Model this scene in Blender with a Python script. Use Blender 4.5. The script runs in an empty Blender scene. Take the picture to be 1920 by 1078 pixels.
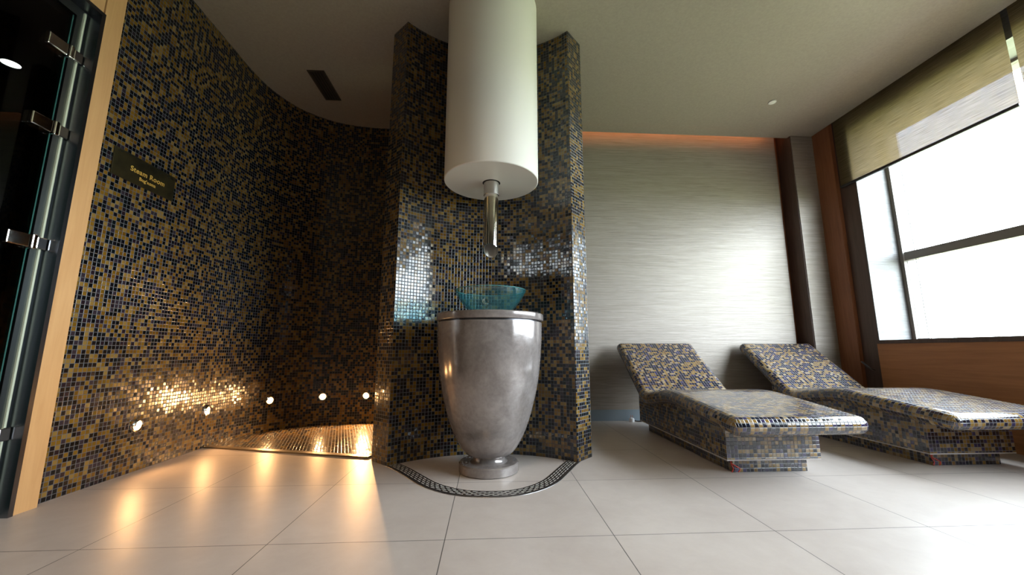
import bpy, bmesh, math, random
from mathutils import Vector, Matrix
random.seed(7)
S = bpy.context.scene
C = bpy.context.collection
PI = math.pi
# ---------------------------------------------------------------- camera
H = 0.655
YAW, PIT, ROL, FPX = .0587, .1590, .0007, 735.5
cy, sy, cp, sp, cr_, sr = math.cos(YAW), math.sin(YAW), math.cos(PIT), math.sin(PIT), math.cos(ROL), math.sin(ROL)
fw = Vector((sy*cp, cy*cp, sp)); rt = Vector((cy, -sy, 0)); up = rt.cross(fw)
r2 = rt*cr_ + up*sr; u2 = up*cr_ - rt*sr
cam = bpy.data.cameras.new('camera'); co = bpy.data.objects.new('camera', cam); C.objects.link(co)
M = Matrix((r2, u2, -fw)).transposed().to_4x4(); M.translation = (0, 0, H); co.matrix_world = M
cam.sensor_width = 36; cam.sensor_fit = 'HORIZONTAL'; cam.lens = FPX*36/1920; cam.clip_start = .02; cam.clip_end = 300
S.camera = co
# ---------------------------------------------------------------- world, sun, exposure
w = bpy.data.worlds.new('sky'); S.world = w; w.use_nodes = True
bg = w.node_tree.nodes['Background']; bg.inputs[0].default_value = (.83, .915, 1.0, 1); bg.inputs[1].default_value = 17
sd = bpy.data.lights.new('sun', 'SUN'); sd.energy = 34; sd.angle = .01; sd.color = (1, .93, .8)
so = bpy.data.objects.new('sun', sd); C.objects.link(so)
so.rotation_euler = Vector((-.55, .25, .75)).to_track_quat('Z', 'Y').to_euler()      # high over the roof, from the far side of the building
S.view_settings.view_transform = 'Standard'; S.view_settings.look = 'None'
S.view_settings.gamma = 1; S.view_settings.use_curve_mapping = False
S.view_settings.exposure = 0.5
# daylight portals standing in the window openings
def portal(y0, y1, z0, z1):
    l = bpy.data.lights.new('window_portal', 'AREA'); l.shape = 'RECTANGLE'; l.size = y1-y0; l.size_y = z1-z0
    l.cycles.is_portal = True
    o = bpy.data.objects.new('window_portal', l); C.objects.link(o)
    o.location = (3.84, (y0+y1)/2, (z0+z1)/2)
    o.rotation_euler = Matrix(((0, 0, 1), (1, 0, 0), (0, 1, 0))).to_euler()   # local -Z looks to -X, local X runs along Y
portal(-.9, 3.27, .745, 2.72)
# warm ceiling downlight behind and left of the camera
wl = bpy.data.lights.new('room_downlight', 'SPOT'); wl.energy = 65; wl.color = (1, .72, .46); wl.spot_size = math.radians(150); wl.spot_blend = .8; wl.shadow_soft_size = .06
wo = bpy.data.objects.new('room_downlight', wl); C.objects.link(wo); wo.location = (-.5, -.2, 2.86)
# ---------------------------------------------------------------- material helpers
def nt(name):
    m = bpy.data.materials.new(name); m.use_nodes = True
    N = m.node_tree.nodes; L = m.node_tree.links
    return m, N, L, N['Principled BSDF']
def simple(name, col, rough=.5, metal=0, coat=0, spec=.5, emit=None, es=0):
    m, N, L, p = nt(name)
    p.inputs['Base Color'].default_value = (*col, 1); p.inputs['Roughness'].default_value = rough
    p.inputs['Metallic'].default_value = metal; p.inputs['Coat Weight'].default_value = coat
    p.inputs['Specular IOR Level'].default_value = spec
    if emit: p.inputs['Emission Color'].default_value = (*emit, 1); p.inputs['Emission Strength'].default_value = es
    return m
def math_(N, L, op, a, b=None, c=None):
    n = N.new('ShaderNodeMath'); n.operation = op
    for i, v in enumerate((a, b, c)):
        if v is None: continue
        if isinstance(v, (int, float)): n.inputs[i].default_value = v
        else: L.new(v, n.inputs[i])
    return n.outputs[0]
def vmath(N, L, op, a, b=None):
    n = N.new('ShaderNodeVectorMath'); n.operation = op
    for i, v in enumerate((a, b)):
        if v is None: continue
        if isinstance(v, (tuple, list)): n.inputs[i].default_value = v
        else: L.new(v, n.inputs[i])
    return n
def ramp(N, L, fac, stops, const=False):
    n = N.new('ShaderNodeValToRGB'); e = n.color_ramp
    if const: e.interpolation = 'CONSTANT'
    while len(e.elements) < len(stops): e.elements.new(.5)
    for el, (p, c) in zip(e.elements, stops): el.position = p; el.color = (*c, 1)
    L.new(fac, n.inputs[0]); return n.outputs[0]
def noise(N, L, vec, scale, detail=3, rough=.5, dist=0):
    n = N.new('ShaderNodeTexNoise'); n.inputs['Scale'].default_value = scale; n.inputs['Detail'].default_value = detail
    n.inputs['Roughness'].default_value = rough; n.inputs['Distortion'].default_value = dist
    if vec is not None: L.new(vec, n.inputs['Vector'])
    return n
PITCH = .0212
def mosaic(name, gold=.42, dark=.56, rough=.19, seed=0, spec=.42, jit=.085, grout=(.07, .08, .09), ior=1.5, tint=(1, 1, 1)):
    m, N, L, p = nt(name)
    uv = N.new('ShaderNodeUVMap')
    sc = vmath(N, L, 'MULTIPLY', uv.outputs[0], (1/PITCH, 1/PITCH, 0))
    off = vmath(N, L, 'ADD', sc.outputs[0], (seed*37.0, seed*91.0, 0))
    cell = vmath(N, L, 'FLOOR', off.outputs[0])
    frac = vmath(N, L, 'FRACTION', off.outputs[0])
    wn = N.new('ShaderNodeTexWhiteNoise'); wn.noise_dimensions = '3D'; L.new(cell.outputs[0], wn.inputs['Vector'])
    cl = noise(N, L, cell.outputs[0], .35, 1)
    v = math_(N, L, 'MULTIPLY_ADD', math_(N, L, 'SUBTRACT', cl.outputs[0], .5), .9, wn.outputs[0])
    g = 1-gold
    D = lambda c: tuple(x*dark*k for x, k in zip(c, tint))
    col = ramp(N, L, v, [(0, D((.005, .0055, .006))), (g*.35, D((.007, .011, .013))), (g*.52, D((.026, .015, .022))),
        (g*.70, D((.008, .008, .012))), (g*.86, D((.045, .034, .046))), (g, D((.20, .098, .012))), (g+gold*.30, D((.28, .15, .018))),
        (g+gold*.60, D((.34, .215, .055))), (g+gold*.85, D((.22, .12, .014)))], True)
    sep = N.new('ShaderNodeSeparateXYZ'); L.new(frac.outputs[0], sep.inputs[0])
    ds = []
    for k in (0, 1):
        x = sep.outputs[k]; ds.append(math_(N, L, 'MINIMUM', x, math_(N, L, 'SUBTRACT', 1, x)))
    d = math_(N, L, 'MINIMUM', ds[0], ds[1])
    mask = math_(N, L, 'GREATER_THAN', d, .055)
    mx = N.new('ShaderNodeMix'); mx.data_type = 'RGBA'; L.new(mask, mx.inputs[0])
    mx.inputs[6].default_value = (*grout, 1); L.new(col, mx.inputs[7])
    L.new(mx.outputs[2], p.inputs['Base Color'])
    L.new(math_(N, L, 'MULTIPLY_ADD', mask, rough-.7, .7), p.inputs['Roughness'])
    p.inputs['Specular IOR Level'].default_value = spec; p.inputs['IOR'].default_value = ior
    geo = N.new('ShaderNodeNewGeometry')
    t = vmath(N, L, 'SUBTRACT', wn.outputs[1], (.5, .5, .5)); t2 = N.new('ShaderNodeVectorMath'); t2.operation = 'SCALE'
    L.new(t.outputs[0], t2.inputs[0]); t2.inputs[3].default_value = jit
    nn = vmath(N, L, 'NORMALIZE', vmath(N, L, 'ADD', geo.outputs['Normal'], t2.outputs[0]).outputs[0])
    hs = N.new('ShaderNodeMapRange'); hs.interpolation_type = 'SMOOTHSTEP'; L.new(d, hs.inputs[0])
    hs.inputs[1].default_value = .03; hs.inputs[2].default_value = .13
    b = N.new('ShaderNodeBump'); b.inputs['Distance'].default_value = .0009; b.inputs['Strength'].default_value = .8
    L.new(hs.outputs[0], b.inputs['Height']); L.new(nn.outputs[0], b.inputs['Normal'])
    L.new(b.outputs[0], p.inputs['Normal'])
    return m
def wood(name, c1, c2, axis='Z', rough=.45, scale=1):
    m, N, L, p = nt(name); tc = N.new('ShaderNodeTexCoord')
    s = {'Z': (22, 22, 1.3), 'Y': (22, 1.3, 22), 'X': (1.3, 22, 22)}[axis]
    mp = N.new('ShaderNodeMapping'); mp.inputs['Scale'].default_value = [k*scale for k in s]; L.new(tc.outputs['Object'], mp.inputs[0])
    n = noise(N, L, mp.outputs[0], 1.6, 6, .6, .8)
    L.new(ramp(N, L, n.outputs[0], [(.3, c1), (.7, c2)]), p.inputs['Base Color'])
    p.inputs['Roughness'].default_value = rough
    b = N.new('ShaderNodeBump'); b.inputs['Strength'].default_value = .08; L.new(n.outputs[0], b.inputs['Height']); L.new(b.outputs[0], p.inputs['Normal'])
    return m
def plaster(name, c1, c2, sx=(1.6, 1.6, 60), rough=.4, metal=.15, bump=.35):
    m, N, L, p = nt(name); tc = N.new('ShaderNodeTexCoord')
    mp = N.new('ShaderNodeMapping'); mp.inputs['Scale'].default_value = sx; L.new(tc.outputs['Object'], mp.inputs[0])
    n = noise(N, L, mp.outputs[0], 1.5, 5, .55, 1.2)
    mp2 = N.new('ShaderNodeMapping'); mp2.inputs['Scale'].default_value = (5, 5, 140); L.new(tc.outputs['Object'], mp2.inputs[0])
    n2 = noise(N, L, mp2.outputs[0], 1.0, 4, .6, 2.0)
    h = math_(N, L, 'ADD', n.outputs[0], math_(N, L, 'MULTIPLY', n2.outputs[0], .5))
    L.new(ramp(N, L, h, [(.55, c1), (.95, c2)]), p.inputs['Base Color'])
    p.inputs['Roughness'].default_value = rough; p.inputs['Metallic'].default_value = metal
    b = N.new('ShaderNodeBump'); b.inputs['Distance'].default_value = .004; b.inputs['Strength'].default_value = bump
    L.new(h, b.inputs['Height']); L.new(b.outputs[0], p.inputs['Normal'])
    return m
def floor_mat():
    m, N, L, p = nt('porcelain_floor'); tc = N.new('ShaderNodeTexCoord')
    T = .6026
    o = vmath(N, L, 'SUBTRACT', tc.outputs['Object'], (-1.352-20*T, 1.507-20*T, 0))
    s = vmath(N, L, 'MULTIPLY', o.outputs[0], (1/T, 1/T, 0))
    cell = vmath(N, L, 'FLOOR', s.outputs[0]); fr = vmath(N, L, 'FRACTION', s.outputs[0])
    sep = N.new('ShaderNodeSeparateXYZ'); L.new(fr.outputs[0], sep.inputs[0]); ds = []
    for k in (0, 1):
        x = sep.outputs[k]; ds.append(math_(N, L, 'MINIMUM', x, math_(N, L, 'SUBTRACT', 1, x)))
    d = math_(N, L, 'MINIMUM', ds[0], ds[1]); mask = math_(N, L, 'GREATER_THAN', d, .0026)
    n1 = noise(N, L, tc.outputs['Object'], 2.2, 6, .6, .6); n2 = noise(N, L, tc.outputs['Object'], 14, 6, .65, .4)
    wn = N.new('ShaderNodeTexWhiteNoise'); L.new(cell.outputs[0], wn.inputs['Vector'])
    f = math_(N, L, 'ADD', math_(N, L, 'MULTIPLY', n1.outputs[0], .6), math_(N, L, 'MULTIPLY', n2.outputs[0], .4))
    f = math_(N, L, 'MULTIPLY_ADD', math_(N, L, 'SUBTRACT', wn.outputs[0], .5), .08, f)
    col = ramp(N, L, f, [(.35, (.43, .375, .345)), (.65, (.51, .455, .42))])
    mx = N.new('ShaderNodeMix'); mx.data_type = 'RGBA'; L.new(mask, mx.inputs[0]); mx.inputs[6].default_value = (.09, .085, .08, 1); L.new(col, mx.inputs[7])
    L.new(mx.outputs[2], p.inputs['Base Color'])
    L.new(math_(N, L, 'MULTIPLY_ADD', n2.outputs[0], .12, .34), p.inputs['Roughness'])
    p.inputs['Specular IOR Level'].default_value = .4
    b = N.new('ShaderNodeBump'); b.inputs['Distance'].default_value = .0015; b.inputs['Strength'].default_value = .5
    L.new(mask, b.inputs['Height'])
    b2 = N.new('ShaderNodeBump'); b2.inputs['Distance'].default_value = .001; b2.inputs['Strength'].default_value = .25; L.new(n2.outputs[0], b2.inputs['Height']); L.new(b2.outputs[0], b.inputs['Normal'])
    L.new(b.outputs[0], p.inputs['Normal'])
    return m
def concrete():
    m, N, L, p = nt('polished_concrete'); tc = N.new('ShaderNodeTexCoord')
    n1 = noise(N, L, tc.outputs['Object'], 5, 8, .62, .8); n2 = noise(N, L, tc.outputs['Object'], 45, 5, .6, .3)
    f = math_(N, L, 'ADD', math_(N, L, 'MULTIPLY', n1.outputs[0], .7), math_(N, L, 'MULTIPLY', n2.outputs[0], .3))
    L.new(ramp(N, L, f, [(.32, (.18, .155, .145)), (.5, (.27, .24, .23)), (.68, (.37, .335, .32))]), p.inputs['Base Color'])
    L.new(math_(N, L, 'MULTIPLY_ADD', f, .22, .05), p.inputs['Roughness'])
    p.inputs['Metallic'].default_value = .35; p.inputs['Specular IOR Level'].default_value = .8
    b = N.new('ShaderNodeBump'); b.inputs['Distance'].default_value = .002; b.inputs['Strength'].default_value = .15; L.new(n2.outputs[0], b.inputs['Height']); L.new(b.outputs[0], p.inputs['Normal'])
    return m
def ceiling_mat():
    m, N, L, p = nt('ceiling_paint'); tc = N.new('ShaderNodeTexCoord')
    n = noise(N, L, tc.outputs['Object'], 60, 4, .6)
    L.new(ramp(N, L, n.outputs[0], [(.3, (.34, .30, .24)), (.7, (.39, .345, .275))]), p.inputs['Base Color'])
    p.inputs['Roughness'].default_value = .55
    b = N.new('ShaderNodeBump'); b.inputs['Distance'].default_value = .001; b.inputs['Strength'].default_value = .12; L.new(n.outputs[0], b.inputs['Height']); L.new(b.outputs[0], p.inputs['Normal'])
    return m
def thin_glass(name, tint, base=.04, rough=.0):
    m, N, L, p = nt(name); out = N['Material Output']; N.remove(p)
    t = N.new('ShaderNodeBsdfTransparent'); t.inputs[0].default_value = (*tint, 1)
    g = N.new('ShaderNodeBsdfGlossy'); g.inputs['Roughness'].default_value = rough
    f = N.new('ShaderNodeFresnel'); f.inputs[0].default_value = 1.45
    mx = N.new('ShaderNodeMixShader'); geo = N.new('ShaderNodeNewGeometry'); L.new(math_(N, L, 'MULTIPLY', f.outputs[0], math_(N, L, 'SUBTRACT', 1, geo.outputs['Backfacing'])), mx.inputs[0]); L.new(t.outputs[0], mx.inputs[1]); L.new(g.outputs[0], mx.inputs[2]); L.new(mx.outputs[0], out.inputs[0])
    return m
def blind_mat():
    m, N, L, p = nt('blind_fabric'); out = N['Material Output']; N.remove(p); tc = N.new('ShaderNodeTexCoord')
    mp = N.new('ShaderNodeMapping'); mp.inputs['Scale'].default_value = (3, 6, 260); L.new(tc.outputs['Object'], mp.inputs[0])
    n = noise(N, L, mp.outputs[0], 1, 4, .6)
    t = N.new('ShaderNodeBsdfTransparent'); L.new(ramp(N, L, n.outputs[0], [(.3, (.085, .093, .115)), (.7, (.12, .13, .155))]), t.inputs[0])
    d = N.new('ShaderNodeBsdfDiffuse'); L.new(ramp(N, L, n.outputs[0], [(.3, (.05, .038, .02)), (.7, (.11, .09, .05))]), d.inputs[0])
    tr = N.new('ShaderNodeBsdfTranslucent'); L.new(ramp(N, L, n.outputs[0], [(.3, (.11, .082, .042)), (.7, (.21, .165, .095))]), tr.inputs[0])
    a = N.new('ShaderNodeAddShader'); L.new(d.outputs[0], a.inputs[0]); L.new(tr.outputs[0], a.inputs[1])
    b = N.new('ShaderNodeAddShader'); L.new(a.outputs[0], b.inputs[0]); L.new(t.outputs[0], b.inputs[1])
    L.new(b.outputs[0], out.inputs[0]); return m
def drain_mat():
    m, N, L, p = nt('slotted_steel'); uv = N.new('ShaderNodeUVMap')
    s = vmath(N, L, 'MULTIPLY', uv.outputs[0], (1/.044, 1/.0145, 0)); sep = N.new('ShaderNodeSeparateXYZ'); L.new(s.outputs[0], sep.inputs[0])
    row = math_(N, L, 'FLOOR', sep.outputs[1]); fy = math_(N, L, 'FRACT', sep.outputs[1])
    fx = math_(N, L, 'FRACT', math_(N, L, 'MULTIPLY_ADD', row, .5, sep.outputs[0]))
    ax = math_(N, L, 'LESS_THAN', math_(N, L, 'ABSOLUTE', math_(N, L, 'SUBTRACT', fx, .5)), .34)
    ay = math_(N, L, 'LESS_THAN', math_(N, L, 'ABSOLUTE', math_(N, L, 'SUBTRACT', fy, .5)), .15)
    inr = math_(N, L, 'MULTIPLY', math_(N, L, 'GREATER_THAN', row, .5), math_(N, L, 'LESS_THAN', row, 4.5))
    k = math_(N, L, 'MULTIPLY', math_(N, L, 'MULTIPLY', ax, ay), inr)
    mx = N.new('ShaderNodeMix'); mx.data_type = 'RGBA'; L.new(k, mx.inputs[0]); mx.inputs[6].default_value = (.15, .135, .13, 1); mx.inputs[7].default_value = (.80, .77, .72, 1)  # pale slot colour stands in for bright light caught on the slots
    L.new(mx.outputs[2], p.inputs['Base Color']); L.new(math_(N, L, 'MULTIPLY_ADD', k, -.8, .85), p.inputs['Metallic']); p.inputs['Roughness'].default_value = .34
    b = N.new('ShaderNodeBump'); b.invert = True; b.inputs['Distance'].default_value = .002; L.new(k, b.inputs['Height']); L.new(b.outputs[0], p.inputs['Normal'])
    return m
MOS = mosaic('wall_mosaic', .45); MOSP = mosaic('niche_mosaic', .43, seed=3, rough=.14, jit=.055, spec=.75); MOSL = mosaic('lounger_mosaic', .44, dark=.85, rough=.12, seed=5, spec=.5, jit=.045, grout=(.13, .125, .13), ior=1.85, tint=(1, 1.12, 2.3))
MOSF = mosaic('floor_mosaic', .42, seed=8)
FLOOR = floor_mat(); CEIL = ceiling_mat(); CONC = concrete()
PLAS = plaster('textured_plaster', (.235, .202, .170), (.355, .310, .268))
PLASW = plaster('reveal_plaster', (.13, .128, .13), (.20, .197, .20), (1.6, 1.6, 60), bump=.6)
DWOOD = wood('dark_wood', (.065, .038, .028), (.11, .065, .050)); OWOOD = wood('orange_brown_wood', (.20, .070, .028), (.29, .11, .048))
DADO = wood('dado_wood', (.36, .145, .055), (.48, .21, .085), 'Y'); OAK = wood('oak_jamb', (.48, .27, .11), (.57, .34, .15), 'Z', .4)
WHITE = simple('white_lacquer', (.74, .71, .66), .38); CHROME = simple('chrome', (.75, .74, .72), .07, 1)
BRUSH = simple('brushed_steel', (.42, .42, .43), .28, 1); DKMETAL = simple('dark_steel', (.10, .10, .11), .3, 1)
GREYSK = simple('grey_skirting', (.27, .33, .38), .35, .3); BLACK = simple('dark_space_black', (.012, .012, .012), .6)
WFRAME = simple('window_frame_paint', (.20, .18, .16), .4); BACKW = simple('rear_wall_paint', (.09, .075, .055), .7)
GRASS = simple('lawn', (.155, .18, .095), .9); PAVE = simple('terrace_paving', (.42, .38, .30), .8)
PLASTIC = simple('white_plastic', (.75, .76, .78), .35); BLKCABLE = simple('black_cable', (.012, .012, .014), .4); RED = simple('red_wire', (.5, .03, .015), .4)
# ---------------------------------------------------------------- mesh helpers
def mesh(name, V, F, mat, parent=None, uv=None, smooth=False, loopuv=None):
    me = bpy.data.meshes.new(name); me.from_pydata([tuple(v) for v in V], [], F); me.update()
    me.materials.append(mat)
    if uv or loopuv:
        l = me.uv_layers.new(name='UVMap')
        for i, lp in enumerate(me.loops): l.data[i].uv = loopuv[i] if loopuv else uv[lp.vertex_index]
    if smooth:
        for p in me.polygons: p.use_smooth = True
    o = bpy.data.objects.new(name, me); C.objects.link(o)
    if parent: o.parent = parent
    return o
def box(name, x0, x1, y0, y1, z0, z1, mat, parent=None, bev=0):
    bm = bmesh.new(); add_box(bm, x0, x1, y0, y1, z0, z1)
    if bev: bmesh.ops.bevel(bm, geom=bm.edges[:], offset=bev, segments=2, affect='EDGES', profile=.5)
    return bmobj(name, bm, mat, parent)
def add_box(bm, x0, x1, y0, y1, z0, z1):
    v = [bm.verts.new((x, y, z)) for x in (x0, x1) for y in (y0, y1) for z in (z0, z1)]
    for f in ((0, 1, 3, 2), (4, 6, 7, 5), (0, 4, 5, 1), (2, 3, 7, 6), (0, 2, 6, 4), (1, 5, 7, 3)): bm.faces.new([v[i] for i in f])
def bmobj(name, bm, mat, parent=None, smooth=False):
    bmesh.ops.recalc_face_normals(bm, faces=bm.faces[:])
    me = bpy.data.meshes.new(name); bm.to_mesh(me); bm.free(); me.materials.append(mat)
    if smooth:
        for p in me.polygons: p.use_smooth = True
    o = bpy.data.objects.new(name, me); C.objects.link(o)
    if parent: o.parent = parent
    return o
def boxuv(o, bias=(0, 0)):
    """tile coordinates in metres, by the facing of each polygon"""
    me = o.data; l = me.uv_layers.new(name='UVMap') if not me.uv_layers else me.uv_layers[0]
    for p in me.polygons:
        n = p.normal; k = max(range(3), key=lambda i: abs(n[i]))
        for li in p.loop_indices:
            v = me.vertices[me.loops[li].vertex_index].co
            l.data[li].uv = ((v.y, v.z), (v.x, v.z), (v.x, v.y))[k]
    return o
def lathe(name, prof, mat, parent=None, cx=0, cyy=0, seg=96, closed=False, smooth=True, tilt=None):
    """prof: list of (r, z); sharp corners are doubled points"""
    V = []; F = []
    for r, z in prof:
        for i in range(seg):
            a = 2*PI*i/seg; V.append((cx+r*math.cos(a), cyy+r*math.sin(a), z))
    n = len(prof)
    for j in range(n if closed else n-1):
        k = (j+1) % n
        for i in range(seg):
            i2 = (i+1) % seg; F.append((j*seg+i, j*seg+i2, k*seg+i2, k*seg+i))
    o = mesh(name, V, F, mat, parent, smooth=smooth)
    bm = bmesh.new(); bm.from_mesh(o.data); bmesh.ops.remove_doubles(bm, verts=bm.verts[:], dist=1e-5)
    bmesh.ops.recalc_face_normals(bm, faces=bm.faces[:]); bm.to_mesh(o.data); bm.free()
    if smooth:
        for p in o.data.polygons: p.use_smooth = True
        e = {}
        o.data.set_sharp_from_angle(angle=math.radians(35))
    return o
def tube(name, pts, r, mat, parent=None, seg=10):
    V = []; F = []; P = [Vector(p) for p in pts]; n = len(P)
    ref = Vector((0, 0, 1))
    for i, p in enumerate(P):
        t = (P[min(i+1, n-1)]-P[max(i-1, 0)]).normalized()
        a = t.cross(ref if abs(t.dot(ref)) < .95 else Vector((1, 0, 0))).normalized(); b = t.cross(a)
        for k in range(seg): q = 2*PI*k/seg; V.append(p+(a*math.cos(q)+b*math.sin(q))*r)
    for i in range(n-1):
        for k in range(seg): F.append((i*seg+k, i*seg+(k+1) % seg, (i+1)*seg+(k+1) % seg, (i+1)*seg+k))
    F.append(tuple(range(seg))); F.append(tuple((n-1)*seg+k for k in range(seg)))
    return mesh(name, V, F, mat, parent, smooth=True)
def catmull(pts, n=8):
    P = [Vector(p) for p in pts]; P = [2*P[0]-P[1]]+P+[2*P[-1]-P[-2]]; o = []
    for i in range(1, len(P)-2):
        a, b, c, d = P[i-1:i+3]
        for k in range(n):
            t = k/n; o.append(.5*(2*b+(c-a)*t+(2*a-5*b+4*c-d)*t*t+(3*b-a-3*c+d)*t**3))
    o.append(P[-2]); return o
def ribbon(name, path, z0, z1, mat, thick, side=1, u0=0):
    """upright wall along a 2-D path; the tiled face is the path, the body lies `thick` to the side"""
    P = [Vector((p[0], p[1])) for p in path]; n = len(P); N = []
    for i in range(n):
        t = (P[min(i+1, n-1)]-P[max(i-1, 0)]).normalized(); N.append(Vector((-t.y, t.x))*side)
    Q = [p+m*thick for p, m in zip(P, N)]
    s = [u0]
    for i in range(1, n): s.append(s[-1]+(P[i]-P[i-1]).length)
    V = []; F = []; UV = []
    def quad(a, b, ua, ub, za=z0, zb=z1):
        i = len(V); V.extend([(a.x, a.y, za), (b.x, b.y, za), (b.x, b.y, zb), (a.x, a.y, zb)]); UV.extend([(ua, za), (ub, za), (ub, zb), (ua, zb)]); F.append((i, i+1, i+2, i+3))
    for i in range(n-1): quad(P[i], P[i+1], s[i], s[i+1])
    for i in range(n-1): quad(Q[i+1], Q[i], s[i+1], s[i])
    quad(Q[0], P[0], s[0]-thick, s[0]); quad(P[-1], Q[-1], s[-1], s[-1]+thick)
    for z in (z0, z1):
        for i in range(n-1):
            k = len(V); V.extend([(P[i].x, P[i].y, z), (P[i+1].x, P[i+1].y, z), (Q[i+1].x, Q[i+1].y, z), (Q[i].x, Q[i].y, z)]); UV.extend([(s[i], 0), (s[i+1], 0), (s[i+1], thick), (s[i], thick)]); F.append((k, k+1, k+2, k+3))
    o = mesh(name, V, F, mat, uv=UV)
    bm = bmesh.new(); bm.from_mesh(o.data); bmesh.ops.remove_doubles(bm, verts=bm.verts[:], dist=1e-5)
    bmesh.ops.recalc_face_normals(bm, faces=bm.faces[:]); bm.to_mesh(o.data); bm.free()
    for p in o.data.polygons: p.use_smooth = True
    o.data.set_sharp_from_angle(angle=math.radians(30))
    return o
def st(o): o['kind'] = 'structure'; return o
def tag(o, label, cat, group=None):
    o['label'] = label; o['category'] = cat
    if group: o['group'] = group
    return o
def empty(name, loc=(0, 0, 0)):
    o = bpy.data.objects.new(name, None); C.objects.link(o); o.location = loc; o.empty_display_size = .1; return o
# ================================================================ the setting
CZ = 2.89
st(box('floor', -4.4, 3.9, -2.6, 4.2, -.12, 0, FLOOR))
# ceiling: stops short of the back wall (light cove) and of the window wall (blind pocket)
st(box('ceiling', -4.4, 3.385, -2.6, 3.70, CZ, CZ+.06, CEIL))
st(box('ceiling', -4.4, .60, 3.70, 4.2, CZ, CZ+.06, CEIL))
st(box('ceiling', -4.4, 3.9, -2.6, 4.2, 3.16, 3.3, CEIL))
# curved mosaic wall on the left and round the steam corridor
wpath = catmull([(-1.93, 1.897), (-1.93, 2.3), (-1.93, 2.7), (-1.93, 2.98), (-1.89, 3.24), (-1.76, 3.50), (-1.50, 3.69), (-1.15, 3.765), (-.82, 3.74), (-.54, 3.6), (-.38, 3.35), (-.35, 3.0)])
st(ribbon('wall_left', wpath, 0, CZ, MOS, .08, 1))
# concave mosaic partition behind the basin: part of a ring, radial ends
PC = Vector((-.015, 1.88)); RI, RO = .775, .945
a0 = math.atan2(2.411-PC.y, -.571-PC.x); a1 = math.atan2(2.431-PC.y, .536-PC.x)
arc = [PC+Vector((math.cos(a0+(a1-a0)*i/40), math.sin(a0+(a1-a0)*i/40)))*RI for i in range(41)]
st(ribbon('wall_niche', arc, 0, CZ, MOSP, RO-RI, 1))
# mosaic floor of the steam corridor and its threshold strip
mf = [(-1.925, 2.95), (-.74, 2.625), (-.45, 2.80), (-.35, 3.0)] + [tuple(p[:2]) for p in wpath[::-1] if p[1] > 2.95]
V = [(x, y, .006) for x, y in mf]; st(mesh('floor', V, [tuple(range(len(V)))], MOSF, uv=[(x*.94+y*.34, y*.94-x*.34) for x, y in mf]))
def strip(name, a, b, wdt, z0, z1, mat):
    a = Vector(a); b = Vector(b); n = (b-a).normalized(); n = Vector((-n.y, n.x))*wdt
    V = []
    for z in (z0, z1): V += [(*a, z), (*b, z), (*(b+n), z), (*(a+n), z)]
    return mesh(name, V, [(0, 3, 2, 1), (4, 5, 6, 7), (0, 1, 5, 4), (1, 2, 6, 5), (2, 3, 7, 6), (3, 0, 4, 7)], mat)
st(strip('trim_1', (-1.925, 2.915), (-.735, 2.59), .045, 0, .009, simple('threshold_bronze', (.16, .12, .07), .4, .6)))
# back wall of the lounge, cove behind the ceiling edge
st(box('wall_back', .2, 3.085, 3.80, 4.0, 0, 3.16, PLAS))
st(box('wall_back', 3.085, 3.16, 3.86, 4.0, 0, 3.16, OWOOD))
st(box('baseboard_back', .3, 3.085, 3.785, 3.80, 0, .10, GREYSK))
c = st(box('wall_column', 3.15, 3.40, 3.66, 4.0, 0, 3.16, DWOOD))
st(box('trim_2', 3.156, 3.388, 3.652, 3.66, 0, CZ, PLAS))
# window wall
st(box('wall_right', 3.388, 3.50, 3.45, 4.0, 0, 3.16, OWOOD))
st(box('trim_3', 3.425, 3.50, 3.285, 3.45, 0, 3.16, DWOOD))
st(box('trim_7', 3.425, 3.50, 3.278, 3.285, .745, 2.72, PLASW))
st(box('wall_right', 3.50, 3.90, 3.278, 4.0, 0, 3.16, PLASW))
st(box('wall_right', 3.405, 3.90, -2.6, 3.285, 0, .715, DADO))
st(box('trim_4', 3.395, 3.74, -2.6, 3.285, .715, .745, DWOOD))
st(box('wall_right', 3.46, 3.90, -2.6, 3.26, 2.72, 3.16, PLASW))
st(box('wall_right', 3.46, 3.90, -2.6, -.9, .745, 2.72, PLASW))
# rear, outer walls (behind the camera)
st(box('wall_back', -4.4, 3.9, 4.2, 4.3, -.12, 3.3, BACKW))
st(box('wall_rear', -4.4, 3.9, -2.7, -2.6, 0, 3.3, BACKW))
st(box('wall_left', -2.0, -1.93, -2.6, .72, 0, CZ, BACKW))
# sauna room behind the glass door; its darkness is put into black surfaces
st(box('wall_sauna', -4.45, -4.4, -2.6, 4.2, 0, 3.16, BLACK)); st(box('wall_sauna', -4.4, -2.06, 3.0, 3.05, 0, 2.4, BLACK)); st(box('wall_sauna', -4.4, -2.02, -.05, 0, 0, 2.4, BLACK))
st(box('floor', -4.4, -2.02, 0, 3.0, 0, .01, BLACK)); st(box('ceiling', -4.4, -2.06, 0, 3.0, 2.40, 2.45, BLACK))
# oak surround of the door
st(box('trim_5', -2.04, -1.895, 1.803, 1.895, 0, CZ, OAK))
st(box('trim_6', -2.04, -1.900, .72, 1.800, 2.278, CZ, OAK))
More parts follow.
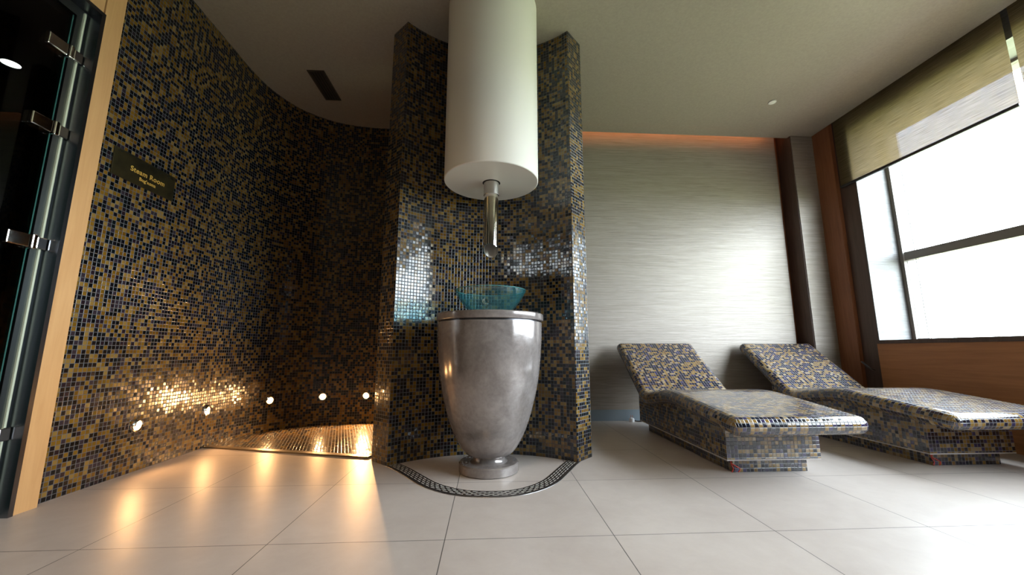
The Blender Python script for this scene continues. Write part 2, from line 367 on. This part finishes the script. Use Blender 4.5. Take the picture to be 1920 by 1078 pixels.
# ---- glass door
d = st(empty('door_1', (-1.93, 1.75, 0)))
def dbox(name, *a, mat, bev=0, par=d):
    x0, x1, y0, y1, z0, z1 = a; q = d.location
    o = box(name, x0-q.x, x1-q.x, y0-q.y, y1-q.y, z0-q.z, z1-q.z, mat, par, bev); return o
FLN = simple('frame_steel', (.17, .18, .20), .25, 1)
dbox('door_frame', -1.99, -1.888, 1.785, 1.803, 0, 2.278, mat=FLN)
dbox('door_frame', -1.99, -1.888, .74, 1.785, 2.260, 2.278, mat=FLN)
dbox('glazing_bar', -2.02, -1.955, 1.742, 1.785, 0, 2.260, mat=simple('satin_steel', (.22, .24, .235), .3, 1))
dbox('glazing_bar', -2.02, -1.955, .74, 1.742, 2.215, 2.260, mat=simple('satin_steel_head', (.22, .24, .235), .3, 1))
dbox('seal', -1.955, -1.948, 1.768, 1.776, 0, 2.25, mat=simple('pale_seal', (.62, .66, .50), .25, .2))
dbox('glass_pane', -1.962, -1.950, .76, 1.722, .01, 2.20, mat=thin_glass('door_glass', (.45, .52, .50)))
dbox('glass_pane', -1.9625, -1.9495, 1.722, 1.727, .01, 2.20, mat=simple('glass_edge', (.03, .10, .085), .15))
for z in (2.01, 1.63, 1.11, .32):
    h = dbox('hinge', -1.950, -1.930, 1.635, 1.715, z-.028, z+.028, mat=CHROME, bev=.004)
    dbox('hinge_knuckle', -1.950, -1.925, 1.718, 1.738, z-.032, z+.032, mat=CHROME, bev=.005)
    dbox('hinge_plate', -1.955, -1.932, 1.742, 1.782, z-.026, z+.026, mat=CHROME, bev=.004)
# ---- glowing disc behind the door glass, standing in for a reflected downlight
t = tag(empty('downlight_reflection', (-2.95, 2.34, 2.40)), 'small round glowing disc behind the glass door, standing in for a reflected downlight', 'light')
lathe('trim_ring', [(.060, 0), (.060, -.008), (.042, -.008), (.042, 0)], CHROME, t, seg=40)
lathe('lens', [(.0005, -.004), (.042, -.004)], simple('reflection_glow', (1, 1, 1), .5, emit=(1, .97, .92), es=14), t, seg=32)
# ---- window: frame, mullions, panes (slots from the far jamb towards and past the camera)
wd = st(empty('window_1', (3.77, .53, .745)))
def wbox(name, y0, y1, z0, z1, mat, x0=3.735, x1=3.80):
    q = wd.location; return box(name, x0-q.x, x1-q.x, y0-q.y, y1-q.y, z0-q.z, z1-q.z, mat, wd)
wbox('window_frame', 3.246, 3.278, .745, 2.72, WFRAME); wbox('window_frame', -.9, 3.236, .745, .760, WFRAME)
wbox('window_frame', -.9, 3.236, 2.70, 2.72, WFRAME); wbox('transom', -.9, 3.236, 1.455, 1.530, WFRAME)
for y in (1.28, -.35): wbox('mullion', y-.03, y+.03, .760, 2.70, WFRAME)
for y in (3.165, 3.15): wbox('gasket_line', y-.0015, y+.0015, .760, 2.70, WFRAME, 3.760, 3.764)
GP = thin_glass('window_glass', (.97, .99, .985))
for a, b in ((1.31, 3.246), (-.32, 1.25), (-.9, -.38)):
    for z0, z1 in ((.760, 1.455), (1.530, 2.70)): wbox('glass_pane', a, b, z0, z1, GP, 3.765, 3.771)
# ---- outdoors: paved terrace and lawn, seen only as light from below
st(box('ground', 3.9, 60, -40, 40, -.5, -.4, GRASS)); st(box('ground', 3.95, 5.2, -12, 12, -.4, -.12, PAVE))
# ---- roller blinds
BM = blind_mat()
def blind(y0, y1, zb, label):
    t = tag(empty('roller_blind', (3.405, (y0+y1)/2, zb)), label, 'blind', 'roller blinds over the window wall')
    q = t.location
    box('fabric', -.0008, .0008, y0-q.y, y1-q.y, 0, 3.02-zb, BM, t)
    box('bottom_bar', -.011, .011, y0-q.y, y1-q.y, -.024, 0, DKMETAL, t, .004)
    o = tube('roller', [(.02, y0-q.y, 3.03-zb), (.02, y1-q.y, 3.03-zb)], .028, WHITE, t, 16)
    return t
blind(2.114, 3.415, 2.235, 'half lowered tan roller blind nearest the back wall corner')
blind(.45, 2.078, 2.235, 'tan roller blind cut off by the top right edge of the photo')
# ================================================================ lamps along the foot of the mosaic wall
LENS = simple('lamp_lens', (1, .8, .5), .4, emit=(1, .50, .17), es=12)
lampdata = [((-1.93, 2.366), (1, 0), 'first and nearest the door surround', 4), ((-1.932, 2.910), (1, 0), 'second from the door, where the floor meets the mosaic paving', 4),
            ((-1.798, 3.448), (.831, -.556), 'third and middle one, on the start of the curve', 7), ((-1.473, 3.701), (.366, -.931), 'fourth, deep in the curved corridor', 6),
            ((-1.111, 3.767), (.057, -.998), 'brightest and last, just left of the basin partition', 42)]
lampproto = None
for (xy, n, txt, pw) in lampdata:
    if lampproto is None:
        t = empty('recessed_wall_lamp'); lampproto = t
        # built facing +X, centred on the wall face
        def disc(name, prof, mat, par):
            o = lathe(name, prof, mat, par, seg=40)
            for v in o.data.vertices: x, y, z = v.co; v.co = (z, x, y)
            return o
        disc('rim', [(.024, .0005), (.026, .007), (.034, .008), (.037, .0005)], CHROME, t)
        disc('lens', [(.0005, .010), (.010, .0095), (.019, .006), (.0245, .001)], LENS, t)
        V = []; F = []
        for i in range(17):   # half-round hood over the upper part of the lens
            a = PI*i/16
            for r, x in ((.026, .004), (.027, .020), (.029, .004)): V.append((x, r*math.cos(a), r*math.sin(a)))
        for i in range(16):
            for k in range(2): F.append((i*3+k, i*3+k+1, i*3+k+4, i*3+k+3))
        mesh('hood', V, F, CHROME, t, smooth=True)
        kids = list(t.children)
    else:
        t = lampproto.copy(); C.objects.link(t)
        for k in kids: q = k.copy(); C.objects.link(q); q.parent = t
    t.location = (xy[0]+n[0]*.001, xy[1]+n[1]*.001, .247); t.rotation_euler = (0, 0, math.atan2(n[1], n[0]))
    tag(t, 'glowing round low wall lamp, '+txt, 'lamp', 'lamps along the curved mosaic wall')
    ld = bpy.data.lights.new('lamp_beam', 'SPOT'); ld.energy = pw; ld.color = (1, .52, .20); ld.spot_size = math.radians(150); ld.spot_blend = .6; ld.shadow_soft_size = .012
    lo = bpy.data.objects.new('lamp_beam', ld); C.objects.link(lo); lo.location = (xy[0]+n[0]*.028, xy[1]+n[1]*.028, .242)
    lo.rotation_euler = Vector((-n[0], -n[1], .25)).to_track_quat('Z', 'Y').to_euler()
# cove light above the back wall
cl = bpy.data.lights.new('cove_light', 'AREA'); cl.shape = 'RECTANGLE'; cl.size = 2.4; cl.size_y = .03; cl.energy = 1.6; cl.color = (1, .33, .10)
clo = bpy.data.objects.new('cove_light', cl); C.objects.link(clo); clo.location = (1.85, 3.66, 3.02); clo.rotation_euler = Vector((0, -1, .3)).to_track_quat('Z', 'Y').to_euler()
# ================================================================ sign
sg = tag(empty('wall_sign', (-1.9295, 2.185, 1.545)), 'small dark bronze room sign with gold lettering on the left mosaic wall', 'sign')
m, N, L, p = nt('sign_bronze'); tc = N.new('ShaderNodeTexCoord'); n_ = noise(N, L, tc.outputs['Object'], 12, 3)
L.new(ramp(N, L, n_.outputs[0], [(.3, (.035, .032, .018)), (.7, (.075, .062, .028))]), p.inputs['Base Color']); p.inputs['Roughness'].default_value = .32; p.inputs['Metallic'].default_value = .7
SGN = m
box('plate', 0, .006, -.195, .20, 0, .150, SGN, sg, .001)
GOLD = simple('gold_lettering', (.75, .48, .10), .35, .3); 
bm = bmesh.new()
for i in range(46):
    y = -.19+.385*(i+random.random())/46; z = .150-abs(random.gauss(0, .012)); s = random.choice((.0025, .003, .004))
    add_box(bm, .006, .0068, y-s, y+s, z-s-.002, z+s-.002)
bmobj('dot_pattern', bm, simple('dot_black', (.008, .009, .006), .3), sg)
def text(body, size, y, z, mat, par, name):
    cu = bpy.data.curves.new(name, 'FONT'); cu.body = body; cu.size = size; cu.align_x = 'CENTER'; cu.extrude = .0006; cu.space_character = 1.08; cu.offset = .0004
    tmp = bpy.data.objects.new('tmp', cu); C.objects.link(tmp); bpy.context.view_layer.update()
    me = bpy.data.meshes.new_from_object(tmp.evaluated_get(bpy.context.evaluated_depsgraph_get())); bpy.data.objects.remove(tmp)
    me.materials.clear(); me.materials.append(mat)
    for v in me.vertices: a, b, c_ = v.co; v.co = (.0068+c_, y+a, z+b)     # reads left to right with +Y when seen from +X ... mirrored below
    o = bpy.data.objects.new(name, me); C.objects.link(o); o.parent = par; return o
text('Steam Room', .040, .015, .062, GOLD, sg, 'lettering')
text("Bug'xona", .027, .015, .030, GOLD, sg, 'lettering')
# ================================================================ ceiling vent and ceiling disc
vt = tag(empty('ceiling_vent', (-1.42, 3.13, CZ)), 'dark slotted air vent in the ceiling over the mosaic corridor', 'vent')
bm = bmesh.new()
for a in ((-.068, .068, -.19, -.178), (-.068, .068, .178, .19), (-.068, -.056, -.178, .178), (.056, .068, -.178, .178)): add_box(bm, *a, -.008, -.0005)
bmobj('frame', bm, simple('vent_brown', (.05, .042, .03), .5), vt)
box('backing', -.056, .056, -.178, .178, -.002, -.0005, BLACK, vt)
for i in range(5): x = -.045+.0225*i; box('slat', x-.005, x+.005, -.178, .178, -.007, -.003, simple('vent_slat', (.035, .03, .022), .5), vt)
cd = tag(empty('ceiling_disc', (2.555, 3.113, CZ)), 'small white round flush disc on the lounge ceiling', 'detector')
lathe('rim', [(.033, -.0005), (.035, -.006), (.031, -.009), (.029, -.007)], simple('disc_rim', (.5, .5, .45), .4), cd, seg=40); lathe('cap', [(.0005, -.011), (.020, -.010), (.029, -.007)], simple('disc_white', (.85, .87, .78), .35), cd, seg=40)
# ================================================================ white cylinder, spout
BX, BY = .007, 2.31
hd = tag(empty('cylindrical_hood', (BX, BY, 1.682)), 'big white cylinder hanging from the ceiling above the basin', 'hood')
lathe('body', [(.0553, .004), (.0553, 0), (.286, 0), (.290, .004), (.290, CZ-1.682)], WHITE, hd, seg=128)
lathe('recess', [(.055, .0), (.055, .055), (.0005, .055)], simple('recess_dark', (.03, .025, .02), .5), hd, seg=48)
sp_ = tag(empty('water_spout', (BX, BY, 1.25)), 'chrome pipe spout with slanted mouth coming out of the white cylinder', 'spout')
lathe('flange', [(.0505, .44), (.0505, .455), (.0, .455)], CHROME, sp_, seg=48)
lathe('collar', [(.044, .480), (.0475, .480), (.0475, .35), (.0455, .348), (.043, .348)], simple('satin_chrome', (.55, .53, .5), .25, 1), sp_, seg=64)
# pipe with a slanted cut facing the camera
V = []; F = []; seg = 64; R_, r_ = .0435, .0415
for z_, r in ((.35, R_), ('cut', R_), ('cut', r_), (.35, r_)):
    for i in range(seg):
        a = 2*PI*i/seg; x, y = r*math.cos(a), r*math.sin(a)
        z = z_ if z_ != 'cut' else (.0-.9*y*.85-.12*x)
        V.append((x, y, z))
for j in range(3):
    for i in range(seg): F.append((j*seg+i, j*seg+(i+1) % seg, (j+1)*seg+(i+1) % seg, (j+1)*seg+i))
o = mesh('pipe', V, F, CHROME, sp_, smooth=True)
o.data.set_sharp_from_angle(angle=math.radians(40))
o.data.materials.append(simple('pipe_inside', (.5, .47, .43), .45, .6))
for p in o.data.polygons[2*seg:3*seg]: p.material_index = 1
# ================================================================ pedestal basin
pb = tag(empty('pedestal_basin', (BX, BY, 0)), 'tall goblet shaped polished concrete pedestal standing inside the curved floor drain', 'basin')
lathe('foot', [(.0005, 0), (.158, 0), (.165, .004), (.165, .044), (.160, .050), (.0005, .050)], CONC, pb)
lathe('stem', [(.110, .048), (.096, .054), (.090, .062), (.087, .085), (.088, .092)], CONC, pb)
body = [(.080, .084), (.105, .084), (.120, .090), (.138, .104), (.158, .128), (.178, .160), (.200, .205), (.222, .262), (.243, .330), (.262, .405), (.277, .480), (.288, .560), (.295, .640), (.300, .720), (.302, .800), (.302, .812), (.0005, .812)]
pr = catmull([(r, z, 0) for r, z in body[:15]], 4); pr = [(p.x, p.y) for p in pr]+body[15:]
lathe('body', pr, CONC, pb, seg=128)
lathe('rim_slab', [(.0005, .820), (.300, .820), (.309, .823), (.311, .828), (.311, .856), (.306, .862), (.0005, .862)], CONC, pb, seg=128)
lathe('shadow_gap', [(.288, .811), (.288, .821)], DKMETAL, pb)
# ================================================================ glass bowl
gm, N, L, p = nt('aqua_glass'); out = N['Material Output']; N.remove(p)
lw = N.new('ShaderNodeLayerWeight'); lw.inputs['Blend'].default_value = .5
t = N.new('ShaderNodeBsdfTransparent'); L.new(ramp(N, L, lw.outputs['Facing'], [(.0, (.90, .98, .99)), (.55, (.76, .94, .97)), (.92, (.18, .56, .64))]), t.inputs[0])
g = N.new('ShaderNodeBsdfGlossy'); g.inputs['Roughness'].default_value = .02; f = N.new('ShaderNodeFresnel'); f.inputs[0].default_value = 1.8
geo = N.new('ShaderNodeNewGeometry'); mx = N.new('ShaderNodeMixShader')
L.new(math_(N, L, 'MULTIPLY', f.outputs[0], math_(N, L, 'SUBTRACT', 1, geo.outputs['Backfacing'])), mx.inputs[0]); L.new(t.outputs[0], mx.inputs[1]); L.new(g.outputs[0], mx.inputs[2])
df = N.new('ShaderNodeBsdfDiffuse'); df.inputs[0].default_value = (.10, .50, .56, 1); m2 = N.new('ShaderNodeMixShader'); m2.inputs[0].default_value = .05
L.new(mx.outputs[0], m2.inputs[1]); L.new(df.outputs[0], m2.inputs[2]); L.new(m2.outputs[0], out.inputs[0])
gb = tag(empty('glass_bowl', (BX, BY, .862)), 'shallow aqua green glass vessel bowl resting on top of the concrete pedestal', 'bowl')
outer = [(.0005, .0005), (.085, .0005), (.112, .010), (.148, .042), (.176, .080), (.196, .112), (.211, .140)]
inner = [(.203, .140), (.189, .114), (.168, .083), (.140, .050), (.106, .020), (.080, .012), (.0005, .012)]
lathe('vessel', outer+[(.2105, .1425), (.2045, .1425)]+inner, gm, gb, seg=128)
ov = empty('overflow'); ov.parent = gb
ov.location = (-.03, .160, .098); ov.rotation_euler = (math.radians(62), 0, math.radians(8))
lathe('overflow_ring', [(.012, 0), (.013, .004), (.022, .005), (.024, 0)], CHROME, gb, seg=32).matrix_parent_inverse = Matrix()
rg = gb.children[-1]; 
for c_ in list(gb.children):
    if c_.name.startswith('overflow_ring'):
        c_.location = (-.03, .158, .097); c_.rotation_euler = (math.radians(58), 0, math.radians(8))
bpy.data.objects.remove(ov)
lathe('rim', [(.2035, .1410), (.2045, .1435), (.2105, .1435), (.2120, .1405)], simple('aqua_rim', (.08, .25, .26), .08, spec=.9), gb, seg=128)
lathe('waste_plug', [(.0005, .020), (.022, .020), (.028, .0135), (.030, .0125)], CHROME, gb, seg=40)
# ================================================================ curved floor drain
mid_o = catmull([(-.60, 2.440, 0), (-.50, 2.320, 0), (-.426, 2.215, 0), (-.321, 2.068, 0), (-.233, 1.984, 0), (-.154, 1.935, 0), (-.068, 1.906, 0), (.028, 1.896, 0), (.125, 1.906, 0), (.215, 1.946, 0), (.30, 2.016, 0), (.37, 2.108, 0), (.450, 2.258, 0), (.51, 2.37, 0), (.56, 2.455, 0)], 6)
n = len(mid_o); V = []; UV = []; F = []; s = 0; W = .078
for i, p in enumerate(mid_o):
    t = (mid_o[min(i+1, n-1)]-mid_o[max(i-1, 0)]).normalized(); nn = Vector((-t.y, t.x, 0))
    if i: s += (p-mid_o[i-1]).length
    for k in (0, 1): V.append(p+nn*W*k+Vector((0, 0, .0025))); UV.append((s, W*k))
for i in range(n-1): F.append((2*i, 2*i+2, 2*i+3, 2*i+1))
dr = tag(empty('floor_drain', (0, 1.9, 0)), 'curved slotted steel channel drain in the floor around the pedestal foot', 'drain')
o = mesh('slotted_cover', [v-Vector((0, 1.9, 0)) for v in V], F, drain_mat(), dr, uv=UV)
def edge(k):
    P = [Vector(V[2*i+k])-Vector((0, 1.9, .0015)) for i in range(n)]
    return tube('edge_strip', P, .0016, BRUSH, dr, 6)
edge(0); edge(1)
# ================================================================ mosaic loungers
XL, XR = 1.20, 1.925
Wd = XR-XL; cxm = (XL+XR)/2
rad = .046; Wi = Wd/2-rad
corner = [(1.93, .322), (2.66, .400), (3.09, .330), (3.66, .740)]; fil = {1: .13, 2: .07}
prof = []
for k, p in enumerate(corner):
    p = Vector((*p, 0))
    if k in fil:
        a = p+(Vector((*corner[k-1], 0))-p).normalized()*fil[k]; b = p+(Vector((*corner[k+1], 0))-p).normalized()*fil[k]
        for m_ in range(9): u = m_/8; prof.append(a*(1-u)**2+p*2*u*(1-u)+b*u*u)
    else:
        nb = Vector((*corner[1 if k == 0 else k-1], 0)); seq = [p.lerp(nb, .85*m_/10) for m_ in range(9)]
        prof += seq if k == 0 else seq[::-1]
PP = [Vector((p.x, p.y)) for p in prof]; sl = [0]
for i in range(1, len(PP)): sl.append(sl[-1]+(PP[i]-PP[i-1]).length)
Ltot = sl[-1]
def at(s):
    s_ = min(max(s, 0), Ltot); i = 0
    while i < len(sl)-2 and sl[i+1] < s_: i += 1
    f = (s_-sl[i])/(sl[i+1]-sl[i]); 
    def tang(j): return (PP[min(j+1, len(PP)-1)]-PP[max(j-1, 0)]).normalized()
    t = (tang(i)*(1-f)+tang(i+1)*f).normalized(); p = PP[i].lerp(PP[i+1], f)+t*(s-s_)
    return p, Vector((-t.y, t.x))
ROUND = PI*rad; UNDER = .30
def edgepath(d):      # arc distance past the flat -> outward offset, drop
    if d <= ROUND: a = d/rad; return rad*math.sin(a), -rad*(1-math.cos(a))
    return -(d-ROUND), -2*rad
def lounger():
    t = empty('mosaic_lounger', (cxm, 2.7, 0)); q = t.location
    # surface: unrolled grid wrapped round the edges
    nd = 10
    dd = [ROUND*k/nd for k in range(1, nd+1)]+[ROUND+UNDER]
    aa = [-Wi-x for x in dd[::-1]]+[-Wi+2*Wi*k/14 for k in range(15)]+[Wi+x for x in dd]
    s0, s1 = rad, Ltot-rad
    bb = [s0-x for x in dd[::-1]]+[s0+(s1-s0)*k/110 for k in range(111)]+[s1+x for x in dd]
    V = []; UV = []; F = []
    for b in bb:
        for a in aa:
            da = max(abs(a)-Wi, 0); db = max(s0-b, b-s1, 0); sa = 1 if a > 0 else -1; sb = 1 if b > s1 else -1
            D = max(da, db); h, v = edgepath(D) if D > 0 else (0, 0)
            nrm = math.hypot(da, db) or 1
            if h < 0:   # underside goes straight inward
                ux, us = (da/D if D else 0), (db/D if D else 0)
                ca = max(min(a, Wi), -Wi)+sa*(h if da >= db else h*da/D if D else 0)
                cb = max(min(b, s1), s0)+sb*(h if db >= da else h*db/D if D else 0)
            else:
                ca = max(min(a, Wi), -Wi)+sa*h*da/nrm; cb = max(min(b, s1), s0)+sb*h*db/nrm
            p, nn = at(cb); p = p+nn*v
            V.append((cxm+ca-q.x, p.x-q.y, p.y)); UV.append((a, b))
    w_ = len(aa)
    for j in range(len(bb)-1):
        for i in range(w_-1): F.append((j*w_+i, j*w_+i+1, (j+1)*w_+i+1, (j+1)*w_+i))
    mesh('lounging_surface', V, F, MOSL, t, uv=UV, smooth=True)
    # plinth: side outline under the surface
    y0, y1 = 2.155, 3.385
    def under(y):
        best = min(range(len(PP)), key=lambda i: abs(PP[i].x-y)); p, nn = at(sl[best]); 
        # vertical distance to the underside
        c = nn.y; return p.y-2*rad/c+.012
    ys = [y0+(y1-y0)*k/24 for k in range(25)]
    top = [(y, under(y)) for y in ys]; px0, px1 = 1.285, 1.815
    def prism(name, outline, x0, x1):
        n = len(outline); V = [(x0-q.x, y-q.y, z) for y, z in outline]+[(x1-q.x, y-q.y, z) for y, z in outline]
        F = [tuple(range(n))[::-1], tuple(range(n, 2*n))]+[(i, (i+1) % n, n+(i+1) % n, n+i) for i in range(n)]
        o = mesh(name, V, F, MOSL, t); bm = bmesh.new(); bm.from_mesh(o.data); bmesh.ops.recalc_face_normals(bm, faces=bm.faces[:]); bm.to_mesh(o.data); bm.free(); boxuv(o); return o
    prism('plinth', [(y0, .076)]+top+[(y1, .076)], px0, px1)
    prism('base', [(2.195, 0), (2.195, .070), (3.335, .070), (3.335, 0)], 1.338, 1.762)
    bm = bmesh.new(); add_box(bm, px0-q.x-.001, px1-q.x+.001, y0-q.y-.001, y1-q.y+.001, .0695, .0762)
    bmobj('joint_strip', bm, simple('pale_joint', (.48, .44, .42), .5), t)
    X, Y = 1.333, 2.188
    tube('wire', catmull([(px0+.035-q.x, y0+.012-q.y, .071), (X-.012-q.x, Y-.006-q.y, .052), (X+.012-q.x, Y-.012-q.y, .036), (X+.034-q.x, Y-.010-q.y, .022), (X+.022-q.x, Y-.012-q.y, .006)], 6), .0026, RED, t, 8)
    tube('wire', catmull([(px0+.03-q.x, y0+.02-q.y, .072), (X-.010-q.x, Y-.004-q.y, .045), (X-.004-q.x, Y-.010-q.y, .025), (X-.014-q.x, Y-.012-q.y, .006)], 6), .0026, RED, t, 8)
    return t
L1 = lounger(); tag(L1, 'mosaic tiled heated lounger nearer the basin partition', 'lounger', 'mosaic loungers facing the room')
L2 = L1.copy(); C.objects.link(L2)
for k in L1.children: c_ = k.copy(); C.objects.link(c_); c_.parent = L2
L2.location = (cxm+1.235, 2.76, 0); tag(L2, 'mosaic tiled heated lounger nearest the window, with white glare on its seat', 'lounger', 'mosaic loungers facing the room')
# ---- plug and cable on the floor behind the near lounger
pg = tag(empty('power_plug', (1.34, 3.740, 0)), 'small white two pin plug lying on the floor by the grey skirting', 'plug')
lathe('body', [(.0005, .0), (.024, .0), (.026, .012), (.022, .030), (.010, .036), (.0005, .036)], PLASTIC, pg, seg=24)
for x in (-.009, .009): tube('pin', [(x, 0, .034), (x, 0, .058)], .0025, simple('copper_pin', (.6, .25, .15), .3, 1), pg, 8)
tube('cable', catmull([(.015, 0, .012), (.04, -.008, .006), (.08, -.014, .005), (.14, -.010, .005), (.22, 0, .005)], 6), .005, BLKCABLE, pg, 8)
# ---- dark curved handle low on the dark strip behind the far lounger
tag(tube('grab_handle', catmull([(3.384, 3.41, .545), (3.35, 3.395, .555), (3.335, 3.36, .540), (3.345, 3.325, .505), (3.384, 3.32, .485)], 6), .008, DKMETAL, None, 10), 'small dark curved metal handle on the dark wood strip behind the far lounger', 'handle')
